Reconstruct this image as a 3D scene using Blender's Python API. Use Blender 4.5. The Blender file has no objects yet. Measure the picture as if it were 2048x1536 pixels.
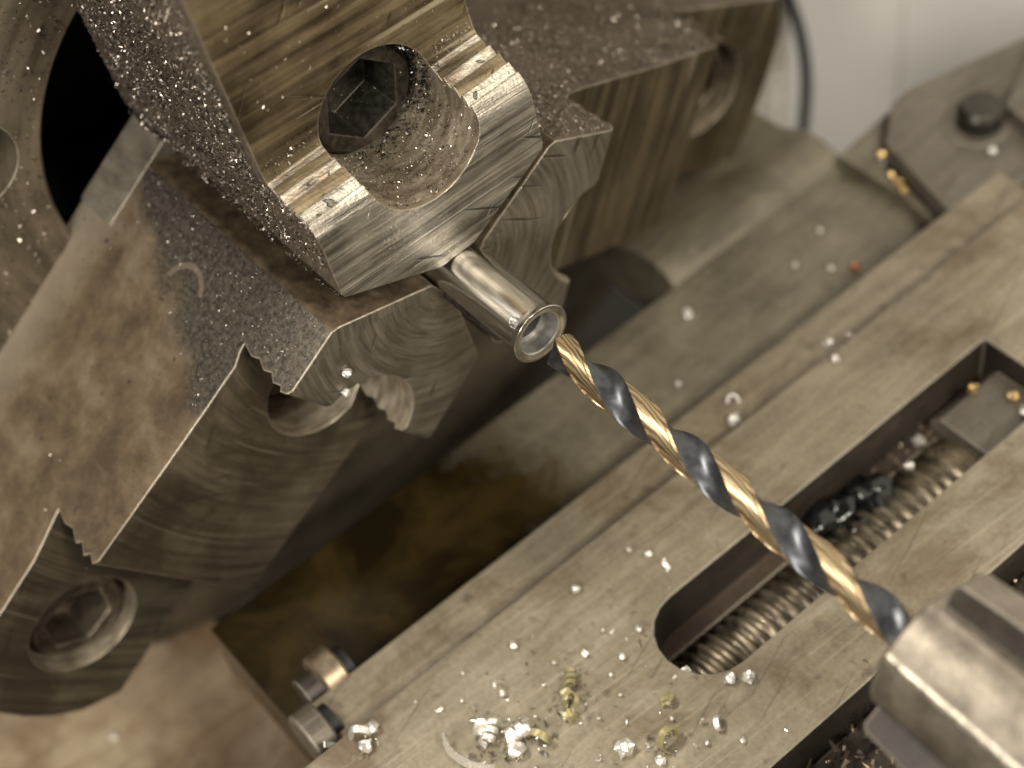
import bpy, bmesh, math, random
import numpy as np
from mathutils import Vector, Matrix, noise as mnoise

random.seed(7)
rng = np.random.default_rng(11)
S = 0.01                       # one Blender unit is 100 mm; all numbers below are millimetres
R = math.radians
scene = bpy.context.scene
COL = scene.collection

# ------------------------------------------------------------------ camera
cam_d = bpy.data.cameras.new('camera')
cam = bpy.data.objects.new('camera', cam_d); COL.objects.link(cam)
CAM_ROWS = ((0.63469, -0.54427, 0.54857), (0.76223, 0.55781, -0.32846), (-0.12723, 0.62661, 0.76888))
mw = Matrix(CAM_ROWS).to_4x4()
mw.translation = Vector((116.014, -74.994, 157.664)) * S
cam.matrix_world = mw
cam_d.sensor_width = 36.0
cam_d.lens = 36.0 * 3384.27 / 2048.0
cam_d.clip_start = 0.02; cam_d.clip_end = 100
cam_d.dof.use_dof = True
cam_d.dof.focus_distance = 206.0 * S
cam_d.dof.aperture_fstop = cam_d.lens * 1e-3 / (4.3 * S)
scene.camera = cam

# ------------------------------------------------------------------ world, lamps, exposure
W = bpy.data.worlds.new('World'); scene.world = W; W.use_nodes = True
bg = W.node_tree.nodes['Background']
bg.inputs[0].default_value = (1.0, 0.90, 0.75, 1); bg.inputs[1].default_value = 0.085
def lamp(name, loc, target, sx, sy, power, col):
    d = bpy.data.lights.new(name, 'AREA'); d.shape = 'RECTANGLE'; d.size = sx * S; d.size_y = sy * S
    d.energy = power; d.color = col
    o = bpy.data.objects.new(name, d); COL.objects.link(o)
    o.location = Vector(loc) * S
    v = (Vector(target) - Vector(loc)).normalized()
    o.rotation_euler = v.to_track_quat('-Z', 'Y').to_euler()
    return o
lamp('ceiling_lamp', (-330, -180, 560), (0, 0, -10), 260, 50, 500, (1.0, 0.94, 0.83))
lamp('bench_lamp', (400, 30, 430), (0, 20, -20), 110, 110, 265, (1.0, 0.93, 0.80))
lamp('fill_lamp', (200, -480, 330), (-20, 0, -40), 300, 90, 330, (1.0, 0.95, 0.86))  # unseen fill light, added to brighten the near faces
vs = scene.view_settings
vs.view_transform = 'Standard'; vs.look = 'None'; vs.exposure = 0.2; vs.gamma = 1.0
scene.cycles.use_denoising = True
scene.cycles.max_bounces = 8

# ------------------------------------------------------------------ object helpers
def thing(name, label, cat, loc=(0, 0, 0), group=None):
    o = bpy.data.objects.new(name, None); COL.objects.link(o)
    o.location = Vector(loc) * S; o.empty_display_size = 0.02
    o['label'] = label; o['category'] = cat
    if group: o['group'] = group
    return o
def tag(o, label, cat, group=None, kind=None):
    o['label'] = label; o['category'] = cat
    if group: o['group'] = group
    if kind: o['kind'] = kind
    return o
def world_loc(o):
    v = o.location.copy()
    while o.parent: o = o.parent; v = v + o.location if False else v
    return v
def attach(o, parent):
    o.parent = parent
    if parent.type == 'EMPTY':
        o.matrix_parent_inverse = Matrix.Translation(-parent.location)
def mesh(name, V, F, mats, parent=None, smooth=40, mi=None):
    me = bpy.data.meshes.new(name)
    me.from_pydata([tuple(c * S for c in v) for v in V], [], F)
    return finish(name, me, mats, parent, smooth, mi)
def finish(name, me, mats, parent=None, smooth=40, mi=None):
    if not isinstance(mats, (list, tuple)): mats = [mats]
    me.materials.clear()
    for m in mats: me.materials.append(m)
    bm = bmesh.new(); bm.from_mesh(me); bmesh.ops.recalc_face_normals(bm, faces=bm.faces[:]); bm.to_mesh(me); bm.free()
    if mi is not None:
        for p in me.polygons: p.material_index = mi(p)
    for p in me.polygons: p.use_smooth = smooth > 0
    if smooth > 0: me.set_sharp_from_angle(angle=R(smooth))
    o = bpy.data.objects.new(name, me); COL.objects.link(o)
    if parent is not None: attach(o, parent)
    return o
def prism(poly, lo, hi, f):
    """closed prism: poly points (a,b) swept from lo to hi, f(a,b,h) -> xyz"""
    n = len(poly)
    V = [f(a, b, lo) for a, b in poly] + [f(a, b, hi) for a, b in poly]
    F = [list(range(n))[::-1], list(range(n, 2 * n))] + [[i, (i + 1) % n, n + (i + 1) % n, n + i] for i in range(n)]
    return V, F
def box(x0, x1, y0, y1, z0, z1):
    return prism([(x0, y0), (x1, y0), (x1, y1), (x0, y1)], z0, z1, lambda a, b, h: (a, b, h))
def join(*parts):
    V, F = [], []
    for v, f in parts:
        k = len(V); V += list(v); F += [[i + k for i in q] for q in f]
    return V, F
def loft(rows, closed=True, caps=True):
    n = len(rows[0]); V = [p for r_ in rows for p in r_]; F = []
    for i in range(len(rows) - 1):
        for j in range(n if closed else n - 1):
            k = (j + 1) % n
            F.append([i * n + j, i * n + k, (i + 1) * n + k, (i + 1) * n + j])
    if caps:
        F.append(list(range(n))[::-1]); F.append(list(range((len(rows) - 1) * n, len(rows) * n)))
    return V, F
def latheX(prof, n=48, cy=0, cz=0, close=False, caps=True):
    rows = [[(x, cy + r * math.cos(2 * math.pi * j / n), cz + r * math.sin(2 * math.pi * j / n)) for j in range(n)] for x, r in prof]
    if close: rows.append(rows[0]); caps = False
    return loft(rows, True, caps)
def lathe_axis(prof, org, axis, n=40, caps=True):
    a = Vector(axis).normalized(); u = a.orthogonal().normalized(); w = a.cross(u)
    rows = []
    for h, r in prof:
        rows.append([tuple(Vector(org) + a * h + u * (r * math.cos(2 * math.pi * j / n)) + w * (r * math.sin(2 * math.pi * j / n))) for j in range(n)])
    return loft(rows, True, caps)
def boolean(o, V, F, op='DIFFERENCE'):
    me = bpy.data.meshes.new('cutter'); me.from_pydata([tuple(c * S for c in v) for v in V], [], F)
    bm = bmesh.new(); bm.from_mesh(me); bmesh.ops.recalc_face_normals(bm, faces=bm.faces[:]); bm.to_mesh(me); bm.free()
    c = bpy.data.objects.new('cutter', me); COL.objects.link(c)
    m = o.modifiers.new('b', 'BOOLEAN'); m.operation = op; m.object = c; m.solver = 'EXACT'
    dg = bpy.context.evaluated_depsgraph_get()
    new = bpy.data.meshes.new_from_object(o.evaluated_get(dg))
    o.modifiers.clear(); old = o.data; o.data = new; new.name = old.name
    bpy.data.meshes.remove(old); bpy.data.objects.remove(c); bpy.data.meshes.remove(me)
def raw(V, F):
    me = bpy.data.meshes.new('raw'); me.from_pydata([tuple(c * S for c in v) for v in V], [], F)
    bm = bmesh.new(); bm.from_mesh(me); bmesh.ops.recalc_face_normals(bm, faces=bm.faces[:]); bm.to_mesh(me); bm.free()
    o = bpy.data.objects.new('raw', me); COL.objects.link(o); return o
def cook(o):
    me = o.data.copy(); bpy.data.objects.remove(o); return me

# ------------------------------------------------------------------ materials
class NT:
    def __init__(s, name):
        s.m = bpy.data.materials.new(name); s.m.use_nodes = True; s.t = s.m.node_tree
        s.t.nodes.clear()
        s.out = s.n('ShaderNodeOutputMaterial'); s.p = s.n('ShaderNodeBsdfPrincipled')
        s.t.links.new(s.p.outputs[0], s.out.inputs[0])
        tc = s.n('ShaderNodeTexCoord'); mp = s.n('ShaderNodeVectorMath'); mp.operation = 'SCALE'; mp.inputs[3].default_value = 1 / S
        s.l(tc.outputs['Object'], mp.inputs[0]); s.co = mp.outputs[0]
    def n(s, k): return s.t.nodes.new(k)
    def l(s, a, b): s.t.links.new(a, b)
    def setin(s, sock, v):
        if isinstance(v, bpy.types.NodeSocket): s.l(v, sock)
        elif isinstance(v, (tuple, list)) and len(v) == 3 and sock.type == 'RGBA': sock.default_value = (*v, 1)
        else: sock.default_value = v
    def math(s, op, a, b=0.0, c=None, clamp=False):
        q = s.n('ShaderNodeMath'); q.operation = op; q.use_clamp = clamp
        s.setin(q.inputs[0], a); s.setin(q.inputs[1], b)
        if c is not None: s.setin(q.inputs[2], c)
        return q.outputs[0]
    def sep(s, v=None):
        q = s.n('ShaderNodeSeparateXYZ'); s.l(v or s.co, q.inputs[0]); return q.outputs
    def comb(s, x, y, z):
        q = s.n('ShaderNodeCombineXYZ')
        for i, v in enumerate((x, y, z)): s.setin(q.inputs[i], v)
        return q.outputs[0]
    def scale(s, v, sc):
        q = s.n('ShaderNodeVectorMath'); q.operation = 'MULTIPLY'; s.l(v, q.inputs[0]); q.inputs[1].default_value = sc; return q.outputs[0]
    def rotx(s, ang):
        q = s.n('ShaderNodeVectorRotate'); q.rotation_type = 'X_AXIS'; q.inputs['Angle'].default_value = ang; s.l(s.co, q.inputs[0]); return q.outputs[0]
    def rotz(s, ang):
        q = s.n('ShaderNodeVectorRotate'); q.rotation_type = 'Z_AXIS'; q.inputs['Angle'].default_value = ang; s.l(s.co, q.inputs[0]); return q.outputs[0]
    def noise(s, v, scale, detail=4, rough=.55, dist=0.0):
        q = s.n('ShaderNodeTexNoise'); s.l(v, q.inputs['Vector']); q.inputs['Scale'].default_value = scale
        q.inputs['Detail'].default_value = detail; q.inputs['Roughness'].default_value = rough; q.inputs['Distortion'].default_value = dist
        return q.outputs[0]
    def vor(s, v, scale, feat='F1'):
        q = s.n('ShaderNodeTexVoronoi'); s.l(v, q.inputs['Vector']); q.inputs['Scale'].default_value = scale; q.feature = feat; return q.outputs['Distance']
    def ramp(s, f, stops, interp='LINEAR'):
        q = s.n('ShaderNodeValToRGB'); q.color_ramp.interpolation = interp
        e = q.color_ramp.elements
        while len(e) < len(stops): e.new(0.5)
        for i, (p, c) in enumerate(stops):
            e[i].position = p
            if not isinstance(c, (tuple, list)): c = (c, c, c)
            e[i].color = (*c, 1)
        s.setin(q.inputs[0], f); return q.outputs[0]
    def mix(s, f, a, b, mode='MIX'):
        q = s.n('ShaderNodeMix'); q.data_type = 'RGBA'; q.blend_type = mode
        s.setin(q.inputs[0], f); s.setin(q.inputs[6], a); s.setin(q.inputs[7], b); return q.outputs[2]
    def bevel(s, radius):
        q = s.n('ShaderNodeBevel'); q.samples = 4; q.inputs[0].default_value = radius * S; return q.outputs[0]
    def edge(s, bev, lo=.012, hi=.14):
        g = s.n('ShaderNodeNewGeometry'); d = s.n('ShaderNodeVectorMath'); d.operation = 'DOT_PRODUCT'
        s.l(bev, d.inputs[0]); s.l(g.outputs['Normal'], d.inputs[1])
        v = s.math('SUBTRACT', 1.0, d.outputs['Value'])
        q = s.n('ShaderNodeMapRange'); s.l(v, q.inputs[0]); q.inputs[1].default_value = lo; q.inputs[2].default_value = hi
        return q.outputs[0]
    def bump(s, h, dist, strength=1.0, normal=None):
        q = s.n('ShaderNodeBump'); s.l(h, q.inputs['Height']); q.inputs['Distance'].default_value = dist * S; q.inputs['Strength'].default_value = strength
        if normal is not None: s.l(normal, q.inputs['Normal'])
        return q.outputs[0]
    def fin(s, color, metallic, rough, normal=None, spec=None):
        s.setin(s.p.inputs['Base Color'], color); s.setin(s.p.inputs['Metallic'], metallic); s.setin(s.p.inputs['Roughness'], rough)
        if normal is not None: s.l(normal, s.p.inputs['Normal'])
        if spec is not None: s.p.inputs['Specular IOR Level'].default_value = spec
        return s.m
    def ring(s, kr, kt, kx=.15):
        """coordinates that follow turning marks round the spindle"""
        x, y, z = s.sep()
        r = s.math('SQRT', s.math('ADD', s.math('MULTIPLY', y, y), s.math('MULTIPLY', z, z)))
        a = s.math('ARCTAN2', z, y)
        return s.comb(s.math('MULTIPLY', r, kr), s.math('MULTIPLY', a, kt), s.math('MULTIPLY', x, kx))

EDGE = (0.62, 0.55, 0.44)
def steel(name, dark, light, streak='ring', kr=1.0, kt=1.2, metal=.75, rough=(.32, .55), bevel=.35, wear=.8, bump=.03, stretch=(1, 1, 1), rot=0.0,
          blotch=None, blotch_scale=.05, scratch=None, fine=.5, sdet=3.5, gouge=0):
    t = NT(name)
    if streak == 'ring': v = t.ring(kr, kt)
    else: v = t.scale(t.rotx(rot) if rot else t.co, stretch)
    n1 = t.noise(v, 1.0, sdet, .6); n2 = t.noise(t.co, .12, 4, .6); n3 = t.noise(t.co, 2.2, 3, .6)
    f = t.math('ADD', t.math('MULTIPLY', n1, .62), t.math('MULTIPLY', n2, .38))
    c = t.ramp(f, [(.39, dark), (.51, tuple((a + b) / 2 for a, b in zip(dark, light))), (.62, light)])
    if blotch:
        b = t.ramp(t.noise(t.co, blotch_scale, 5, .62, .6), [(.46, 0.0), (.62, 1.0)])
        c = t.mix(t.math('MULTIPLY', b, .8), c, blotch)
    if scratch:
        sc = t.ramp(t.noise(t.scale(v, (3.1, 1, 1)), .8, 2, .5), [(.62, 0.0), (.70, 1.0)])
        c = t.mix(t.math('MULTIPLY', sc, .7), c, scratch)
    gg = None
    if gouge:
        gv = t.scale(t.rotx(rot + .55), (1.2, .10, 1.6)); gg = t.ramp(t.noise(gv, .62, 1, .4), [(.70, 0.0), (.735, 1.0)])
        gv2 = t.scale(t.rotx(rot - 1.0), (1.2, .16, 1.6)); g2 = t.ramp(t.noise(gv2, .5, 1, .4), [(.715, 0.0), (.74, 1.0)])
        gg = t.math('MAXIMUM', gg, g2)
        c = t.mix(t.math('MULTIPLY', gg, gouge), c, tuple(v * .6 for v in dark))
    c = t.mix(t.math('MULTIPLY', t.math('SUBTRACT', n3, .5), fine), c, (0, 0, 0)) if fine else c
    bv = t.bevel(bevel); e = t.math('MULTIPLY', t.edge(bv), t.ramp(t.noise(t.co, .35, 3), [(.3, .35), (.6, 1.0)]))
    e = t.math('MULTIPLY', e, wear)
    c = t.mix(e, c, EDGE)
    rr = t.math('ADD', t.math('MULTIPLY', n1, rough[1] - rough[0]), rough[0])
    rr = t.math('SUBTRACT', rr, t.math('MULTIPLY', e, .12))
    hh = t.math('ADD', n1, t.math('MULTIPLY', n3, .35))
    if gg is not None: hh = t.math('SUBTRACT', hh, t.math('MULTIPLY', gg, .8))
    nm = t.bump(hh, bump, 1.0, bv)
    return t.fin(c, metal, rr, nm)

M = {}
M['jaw_body'] = steel('streaked_steel', (.050, .035, .018), (.25, .195, .11), streak='dir', stretch=(.2, .035, .75), metal=.7, scratch=(.62, .54, .38), bump=.10, sdet=4, gouge=.5)
M['jaw_body_dark'] = steel('oiled_steel', (.062, .050, .034), (.165, .135, .092), kr=.8, kt=2.2, metal=.6, scratch=(.20, .17, .125), bump=.025, sdet=6, blotch=(.055, .043, .028), blotch_scale=.09, gouge=.5)
M['jaw_body_right'] = steel('oiled_steel_right', (.048, .036, .020), (.16, .125, .075), streak='dir', stretch=(.3, .03, .75), rot=R(-64), metal=.6, scratch=(.36, .31, .22), bump=.06)
M['nose_filed'] = steel('filed_steel', (.105, .095, .078), (.46, .42, .35), streak='dir', stretch=(.5, .05, 1.35), metal=.8, rough=(.28, .48), bump=.22, scratch=(.74, .70, .60), sdet=4, bevel=.3, wear=1, gouge=.85)
M['nose_turned'] = steel('turned_steel', (.115, .101, .080), (.265, .236, .185), kr=2.0, kt=2.2, metal=.72, rough=(.32, .52), bump=.12, bevel=.45, wear=1.0, gouge=.8)
M['step'] = steel('milled_step', (.13, .105, .075), (.62, .57, .48), streak='dir', stretch=(.7, .12, .5), metal=.75, rough=(.34, .52), bump=.20, gouge=.6, blotch=(.26, .17, .10), blotch_scale=.3)
M['flank'] = steel('brown_flank', (.06, .043, .026), (.17, .125, .075), streak='dir', stretch=(.5, .5, .5), metal=.5, rough=(.45, .65), bump=.03)
M['bore_wall'] = steel('counterbore_wall', (.24, .19, .13), (.62, .54, .41), streak='dir', stretch=(.9, .25, .25), metal=.7, rough=(.34, .5), bump=.03)
M['dusty_side'] = steel('dusty_side', (.058, .044, .031), (.18, .143, .106), streak='dir', stretch=(1.5, 1.5, 1.5), metal=.45, rough=(.5, .7), bump=.12, wear=.5)
M['chuck_face'] = steel('chuck_face', (.062, .049, .033), (.175, .142, .098), kr=.35, kt=2.0, metal=.35, rough=(.42, .6), bump=.05)
M['master'] = steel('ground_rail', (.20, .175, .14), (.40, .35, .275), streak='dir', stretch=(.25, .5, .5), metal=.6, rough=(.34, .48), bump=.02, wear=.25)
M['screw'] = steel('black_screw', (.020, .018, .015), (.075, .066, .052), streak='dir', stretch=(1, 1, 1), metal=.7, rough=(.30, .5), bump=.05, wear=.12)
M['screw_bright'] = steel('worn_screw', (.055, .042, .030), (.17, .135, .098), streak='dir', stretch=(.4, .4, .4), metal=.75, rough=(.24, .40), bump=.03, wear=.6, fine=0)
def jaw_side_stained():
    t = NT('stained_side'); a = R(214)
    x, y, z = t.sep()
    r = t.math('ADD', t.math('MULTIPLY', y, math.cos(a)), t.math('MULTIPLY', z, math.sin(a)))
    nb = t.noise(t.co, .11, 5, .6)
    g = t.math('ADD', t.math('SUBTRACT', t.math('MULTIPLY', x, -.42), 26.0 + 24.5 - 24.5), 0)
    lim = t.math('ADD', t.math('MULTIPLY', t.math('ADD', x, 62.0), .50), 18.5)
    d = t.math('ADD', t.math('SUBTRACT', lim, r), t.math('MULTIPLY', t.math('SUBTRACT', nb, .5), 16))
    st = t.math('MULTIPLY', t.ramp(t.math('MULTIPLY', d, .12), [(0.0, 0.0), (.42, 1.0)]), t.ramp(t.math('MULTIPLY', t.math('ADD', x, 66), .1), [(.30, 0.0), (.48, 1.0)]))
    n1 = t.noise(t.co, .14, 7, .68, .15); n2 = t.noise(t.co, 1.6, 4, .6)
    brown = t.ramp(n1, [(.36, (.118, .086, .055)), (.5, (.20, .147, .093)), (.66, (.30, .240, .168))])
    brown = t.mix(t.ramp(t.math('MULTIPLY', t.math('ADD', x, 68), .1), [(.3, .75), (1.0, 0.0)]), brown, (.40, .345, .265))
    dark = t.ramp(n2, [(.35, (.048, .041, .034)), (.68, (.165, .140, .114))])
    c = t.mix(st, brown, dark)
    spot = t.ramp(t.noise(t.co, .45, 2, .5), [(.70, 0.0), (.74, 1.0)])
    c = t.mix(t.math('MULTIPLY', spot, .8), c, (.07, .055, .048))
    pits = t.ramp(t.noise(t.co, 3.0, 2, .6), [(.60, 0.0), (.72, 1.0)])
    c = t.mix(t.math('MULTIPLY', pits, .45), c, (.06, .045, .03))
    dx = t.math('ADD', x, 42.3); dr = t.math('SUBTRACT', r, 24.2)
    dist = t.math('SQRT', t.math('ADD', t.math('MULTIPLY', dx, dx), t.math('MULTIPLY', dr, dr)))
    arc = t.math('MULTIPLY', t.math('LESS_THAN', t.math('ABSOLUTE', t.math('SUBTRACT', dist, 3.6)), .42), t.math('LESS_THAN', t.math('ADD', r, t.math('MULTIPLY', dx, .12)), 23.4))
    c = t.mix(t.math('MULTIPLY', arc, .8), c, (.26, .21, .16))
    bv = t.bevel(.45); e = t.math('MULTIPLY', t.edge(bv), .9)
    c = t.mix(e, c, (.72, .64, .5))
    return t.fin(c, .55, t.math('ADD', t.math('MULTIPLY', n2, .2), .38), t.bump(n2, .05, 1.0, bv))
M['stained_side'] = jaw_side_stained()
def slide_mat(name, cols, stain, metal=.35, rough=(.38, .6), k=1.0, stain_amt=.6):
    t = NT(name)
    g = t.noise(t.scale(t.co, (.55, .05, .3)), 1.0, 4, .6); n1 = t.noise(t.co, .07, 6, .62, .4); n2 = t.noise(t.co, 1.3, 4, .65)
    f = t.math('ADD', t.math('ADD', t.math('MULTIPLY', g, .35), t.math('MULTIPLY', n1, .4)), t.math('MULTIPLY', n2, .25))
    c = t.ramp(f, [(.36, cols[0]), (.5, cols[1]), (.64, cols[2])])
    s_ = t.ramp(t.noise(t.co, .045, 6, .68, .8), [(.50, 0.0), (.66, 1.0)])
    c = t.mix(t.math('MULTIPLY', s_, stain_amt), c, stain)
    sp = t.ramp(t.noise(t.co, .30, 3, .6), [(.62, 0.0), (.72, 1.0)])
    c = t.mix(t.math('MULTIPLY', sp, .55), c, tuple(v * .5 for v in stain))
    sc = t.ramp(t.noise(t.scale(t.rotz(.06), (2.2, .035, 1)), 1.0, 2, .5), [(.60, 0.0), (.68, 1.0)])
    c = t.mix(t.math('MULTIPLY', sc, .2), c, tuple(min(1, v * 1.5) for v in cols[2]))
    sd = t.ramp(t.noise(t.scale(t.rotz(-.35), (1.6, .05, 1)), .8, 2, .5), [(.66, 0.0), (.70, 1.0)])
    c = t.mix(t.math('MULTIPLY', sd, .45), c, tuple(v * .6 for v in cols[0]))
    bv = t.bevel(.6); e = t.math('MULTIPLY', t.edge(bv), .5); c = t.mix(e, c, (.55, .5, .4))
    rr = t.math('ADD', t.math('MULTIPLY', n1, rough[1] - rough[0]), rough[0])
    return t.fin(c, metal, rr, t.bump(n2, .04 * k, 1.0, bv))
M['slide'] = slide_mat('scraped_iron', ((.112, .092, .062), (.205, .174, .122), (.295, .256, .188)), (.105, .074, .040), stain_amt=.85)
def saddle_mat():
    t = NT('oily_iron'); x, y, z = t.sep()
    g = t.noise(t.scale(t.co, (.5, .05, .3)), 1.0, 4, .6); n1 = t.noise(t.co, .08, 6, .65, .4); n2 = t.noise(t.co, 1.1, 4, .65)
    f = t.math('ADD', t.math('ADD', t.math('MULTIPLY', g, .3), t.math('MULTIPLY', n1, .45)), t.math('MULTIPLY', n2, .25))
    c = t.ramp(f, [(.38, (.070, .058, .040)), (.5, (.135, .116, .082)), (.62, (.20, .175, .125))])
    edge = t.math('ADD', t.math('MULTIPLY', t.math('SUBTRACT', n1, .5), 46.0), t.math('SUBTRACT', 12.0, y))
    oil = t.ramp(t.math('MULTIPLY', edge, .07), [(.0, 0.0), (.9, 1.0)])
    c = t.mix(oil, c, t.ramp(n1, [(.40, (.012, .008, .003)), (.62, (.040, .026, .008))]))
    return t.fin(c, .3, t.mix(oil, (.42, .42, .42), (.22, .22, .22)), t.bump(n2, .03, 1.0, t.bevel(.6)))
M['saddle'] = saddle_mat()
M['front_block'] = slide_mat('rusty_iron', ((.24, .165, .10), (.46, .35, .235), (.62, .52, .38)), (.20, .11, .05), stain_amt=.75)
M['rear_block'] = slide_mat('grey_brown_iron', ((.075, .064, .050), (.12, .104, .083), (.185, .16, .125)), (.07, .055, .04))
M['dark_iron'] = slide_mat('dark_brown_iron', ((.012, .010, .008), (.030, .024, .018), (.062, .048, .034)), (.02, .014, .01), metal=.2)
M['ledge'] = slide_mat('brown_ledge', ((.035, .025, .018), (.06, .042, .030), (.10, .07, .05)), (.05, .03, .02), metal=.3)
def plain(name, col, metal, rough, nscale=.5, var=.25, bump=0.02, spec=None):
    t = NT(name); n = t.noise(t.co, nscale, 4, .6)
    c = t.ramp(n, [(.3, tuple(v * (1 - var) for v in col)), (.7, tuple(min(1, v * (1 + var)) for v in col))])
    return t.fin(c, metal, t.math('ADD', t.math('MULTIPLY', n, .16), rough - .08), t.bump(n, bump), spec)
M['grease'] = plain('black_grease', (.006, .006, .006), 0, .14, 1.0, .3, .06, .5)
M['wall'] = plain('white_paint', (.74, .72, .68), 0, .6, .02, .05, 0)
M['rubber'] = plain('black_rubber', (.022, .026, .027), 0, .5)
M['pale_plastic'] = plain('pale_plastic', (.66, .63, .57), 0, .5)
M['leadscrew'] = steel('thread_steel', (.06, .048, .032), (.30, .25, .175), streak='dir', stretch=(.3, .3, .3), metal=.8, rough=(.28, .45), bump=.02, wear=.9)
M['brass'] = plain('nut_metal', (.27, .215, .145), .75, .42, .6, .35)
M['chip_bright'] = plain('bright_chip', (.82, .79, .74), .8, .36, 3.0, .2, .15)
M['chip_gold'] = plain('golden_chip', (.62, .44, .20), .9, .3, 1.5, .3, .1)
M['chip_copper'] = plain('copper_chip', (.72, .25, .12), .9, .35)
M['chip_oily'] = plain('oily_chip', (.27, .235, .12), .3, .4, 1.0, .4, .1)
def tube_mat():
    t = NT('tube_steel')
    n = t.noise(t.scale(t.co, (.15, 3, 3)), 1.0, 5, .6); n2 = t.noise(t.co, 1.6, 3)
    c = t.ramp(n, [(.3, (.52, .50, .47)), (.7, (.80, .785, .75))])
    bv = t.bevel(.12); e = t.math('MULTIPLY', t.edge(bv), .5); c = t.mix(e, c, (.8, .77, .7))
    return t.fin(c, 1.0, t.math('ADD', t.math('MULTIPLY', n2, .10), .15), t.bump(n, .010, 1.0, bv))
M['tube'] = tube_mat()
M['tube_inner'] = plain('bored_steel', (.40, .385, .365), .9, .42, 1.2, .2, .01)
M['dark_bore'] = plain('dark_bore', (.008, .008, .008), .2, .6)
def drill_chuck_mat():
    t = NT('chuck_sleeve')
    n = t.noise(t.co, 3.5, 4, .7); n2 = t.noise(t.co, .3, 4, .6)
    c = t.ramp(t.math('ADD', t.math('MULTIPLY', n, .5), t.math('MULTIPLY', n2, .5)), [(.38, (.110, .094, .074)), (.64, (.29, .25, .20))])
    bv = t.bevel(.35); e = t.math('MULTIPLY', t.edge(bv), t.ramp(n, [(.35, .15), (.6, 1.0)])); c = t.mix(e, c, (.82, .74, .6))
    return t.fin(c, .75, t.math('ADD', t.math('MULTIPLY', n, .2), .30), t.bump(n, .05, 1.0, bv))
M['sleeve'] = drill_chuck_mat()
M['ridge'] = steel('ridge_highlight', (.22, .185, .14), (.92, .84, .70), streak='dir', stretch=(1.6, 1.6, 1.6), metal=.85, rough=(.2, .4), bump=.08, sdet=5)  # lighter metal paints the highlight along the sleeve ridge
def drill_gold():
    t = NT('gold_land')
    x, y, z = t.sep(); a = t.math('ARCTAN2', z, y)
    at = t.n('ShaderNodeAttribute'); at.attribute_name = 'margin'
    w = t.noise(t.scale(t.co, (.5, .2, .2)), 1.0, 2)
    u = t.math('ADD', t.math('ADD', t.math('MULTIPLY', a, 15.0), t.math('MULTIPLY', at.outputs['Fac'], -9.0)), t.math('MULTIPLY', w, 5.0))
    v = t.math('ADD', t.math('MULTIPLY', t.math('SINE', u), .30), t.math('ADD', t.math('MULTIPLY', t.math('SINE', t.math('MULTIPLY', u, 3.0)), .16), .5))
    c = t.ramp(v, [(.12, (.150, .104, .056)), (.42, (.275, .20, .112)), (.70, (.40, .305, .18)), (.93, (.62, .51, .33))])  # colour bands imitate reflections running along the lands
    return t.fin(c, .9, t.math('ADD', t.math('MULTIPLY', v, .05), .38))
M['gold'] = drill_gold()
M['flute'] = plain('black_oxide', (.070, .074, .081), .8, .36, .8, .3, .012)
M['tip'] = plain('ground_tip', (.62, .52, .36), .95, .3, 1.5, .2)
def swarf_mat(name, lo, hi, p=.5):
    t = NT(name); g = t.n('ShaderNodeNewGeometry'); r = g.outputs['Random Per Island']
    c = t.ramp(r, [(0, lo), (p, tuple((a * 2 + b) / 3 for a, b in zip(lo, hi))), (1, hi)])
    return t.fin(c, .85, .32)
M['swarf'] = swarf_mat('steel_dust', (.045, .036, .030), (.66, .58, .50), .5)
M['swarf_bright'] = swarf_mat('bright_swarf', (.20, .18, .13), (.80, .77, .70), .5)
M['swarf_mix'] = swarf_mat('mixed_swarf', (.016, .013, .012), (.62, .48, .32), .72)

# ------------------------------------------------------------------ the three-jaw chuck
chuck = thing('lathe_chuck', 'large steel three-jaw lathe chuck with stepped bolted jaws gripping the silver tube', 'lathe chuck', (-110, 0, -111))
def J(th):
    a = R(th); ca, sa = math.cos(a), math.sin(a)
    return lambda x, r, t: (x, r * ca - t * sa, r * sa + t * ca)
def arc_end(r0, r1, w1, w2, n=7):
    """points from +w1 side to -w2 side over the rounded outer end"""
    out = []
    for i in range(n):
        f = i / (n - 1); t = w1 + (w2 - w1) * f
        tt = (t - (w1 + w2) / 2) / ((w1 - w2) / 2)
        out.append((r0 + (r1 - r0) * math.sqrt(max(0, 1 - .93 * tt * tt)), t))
    return out
def make_jaw(th, profile, plan, holes, name_mats, front_x, split):
    f = J(th)
    V, F = prism(profile, -40, 40, lambda x, r, t: f(x, r, t))
    o = raw(V, F)
    V, F = prism(plan, -90, 10, lambda r, t, x: f(x, r, t))
    boolean(o, V, F, 'INTERSECT')
    for (r, t, rad, x0) in holes:
        c = f(0, r, t)
        V, F = latheX([(x0, rad), (20, rad)], 44, c[1], c[2])
        boolean(o, V, F)
    me = cook(o)
    a = R(th); er = Vector((0, math.cos(a), math.sin(a))); et = Vector((0, -math.sin(a), math.cos(a)))
    hc = [(Vector(f(0, r, t)), rad, x0) for (r, t, rad, x0) in holes]
    def mi(p):
        n = p.normal; c = p.center / S
        for h, rad, x0 in hc:
            dd = math.hypot(c.y - h.y, c.z - h.z)
            if abs(n.x) < .2 and abs(dd - rad) < .35: return 4
            if n.x > .8 and c.x < x0 + 1.5 and dd < rad: return 4
        if n.x > .6: return 0 if c.x > front_x - 3 else 1
        r = Vector((0, c.y, c.z)).dot(er)
        if n.dot(er) < -.3: return 3
        if n.dot(er) > .5 and c.x > split: return 5
        return 2
    o = finish('jaw', me, name_mats, chuck, 38, mi)
    return o
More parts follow.
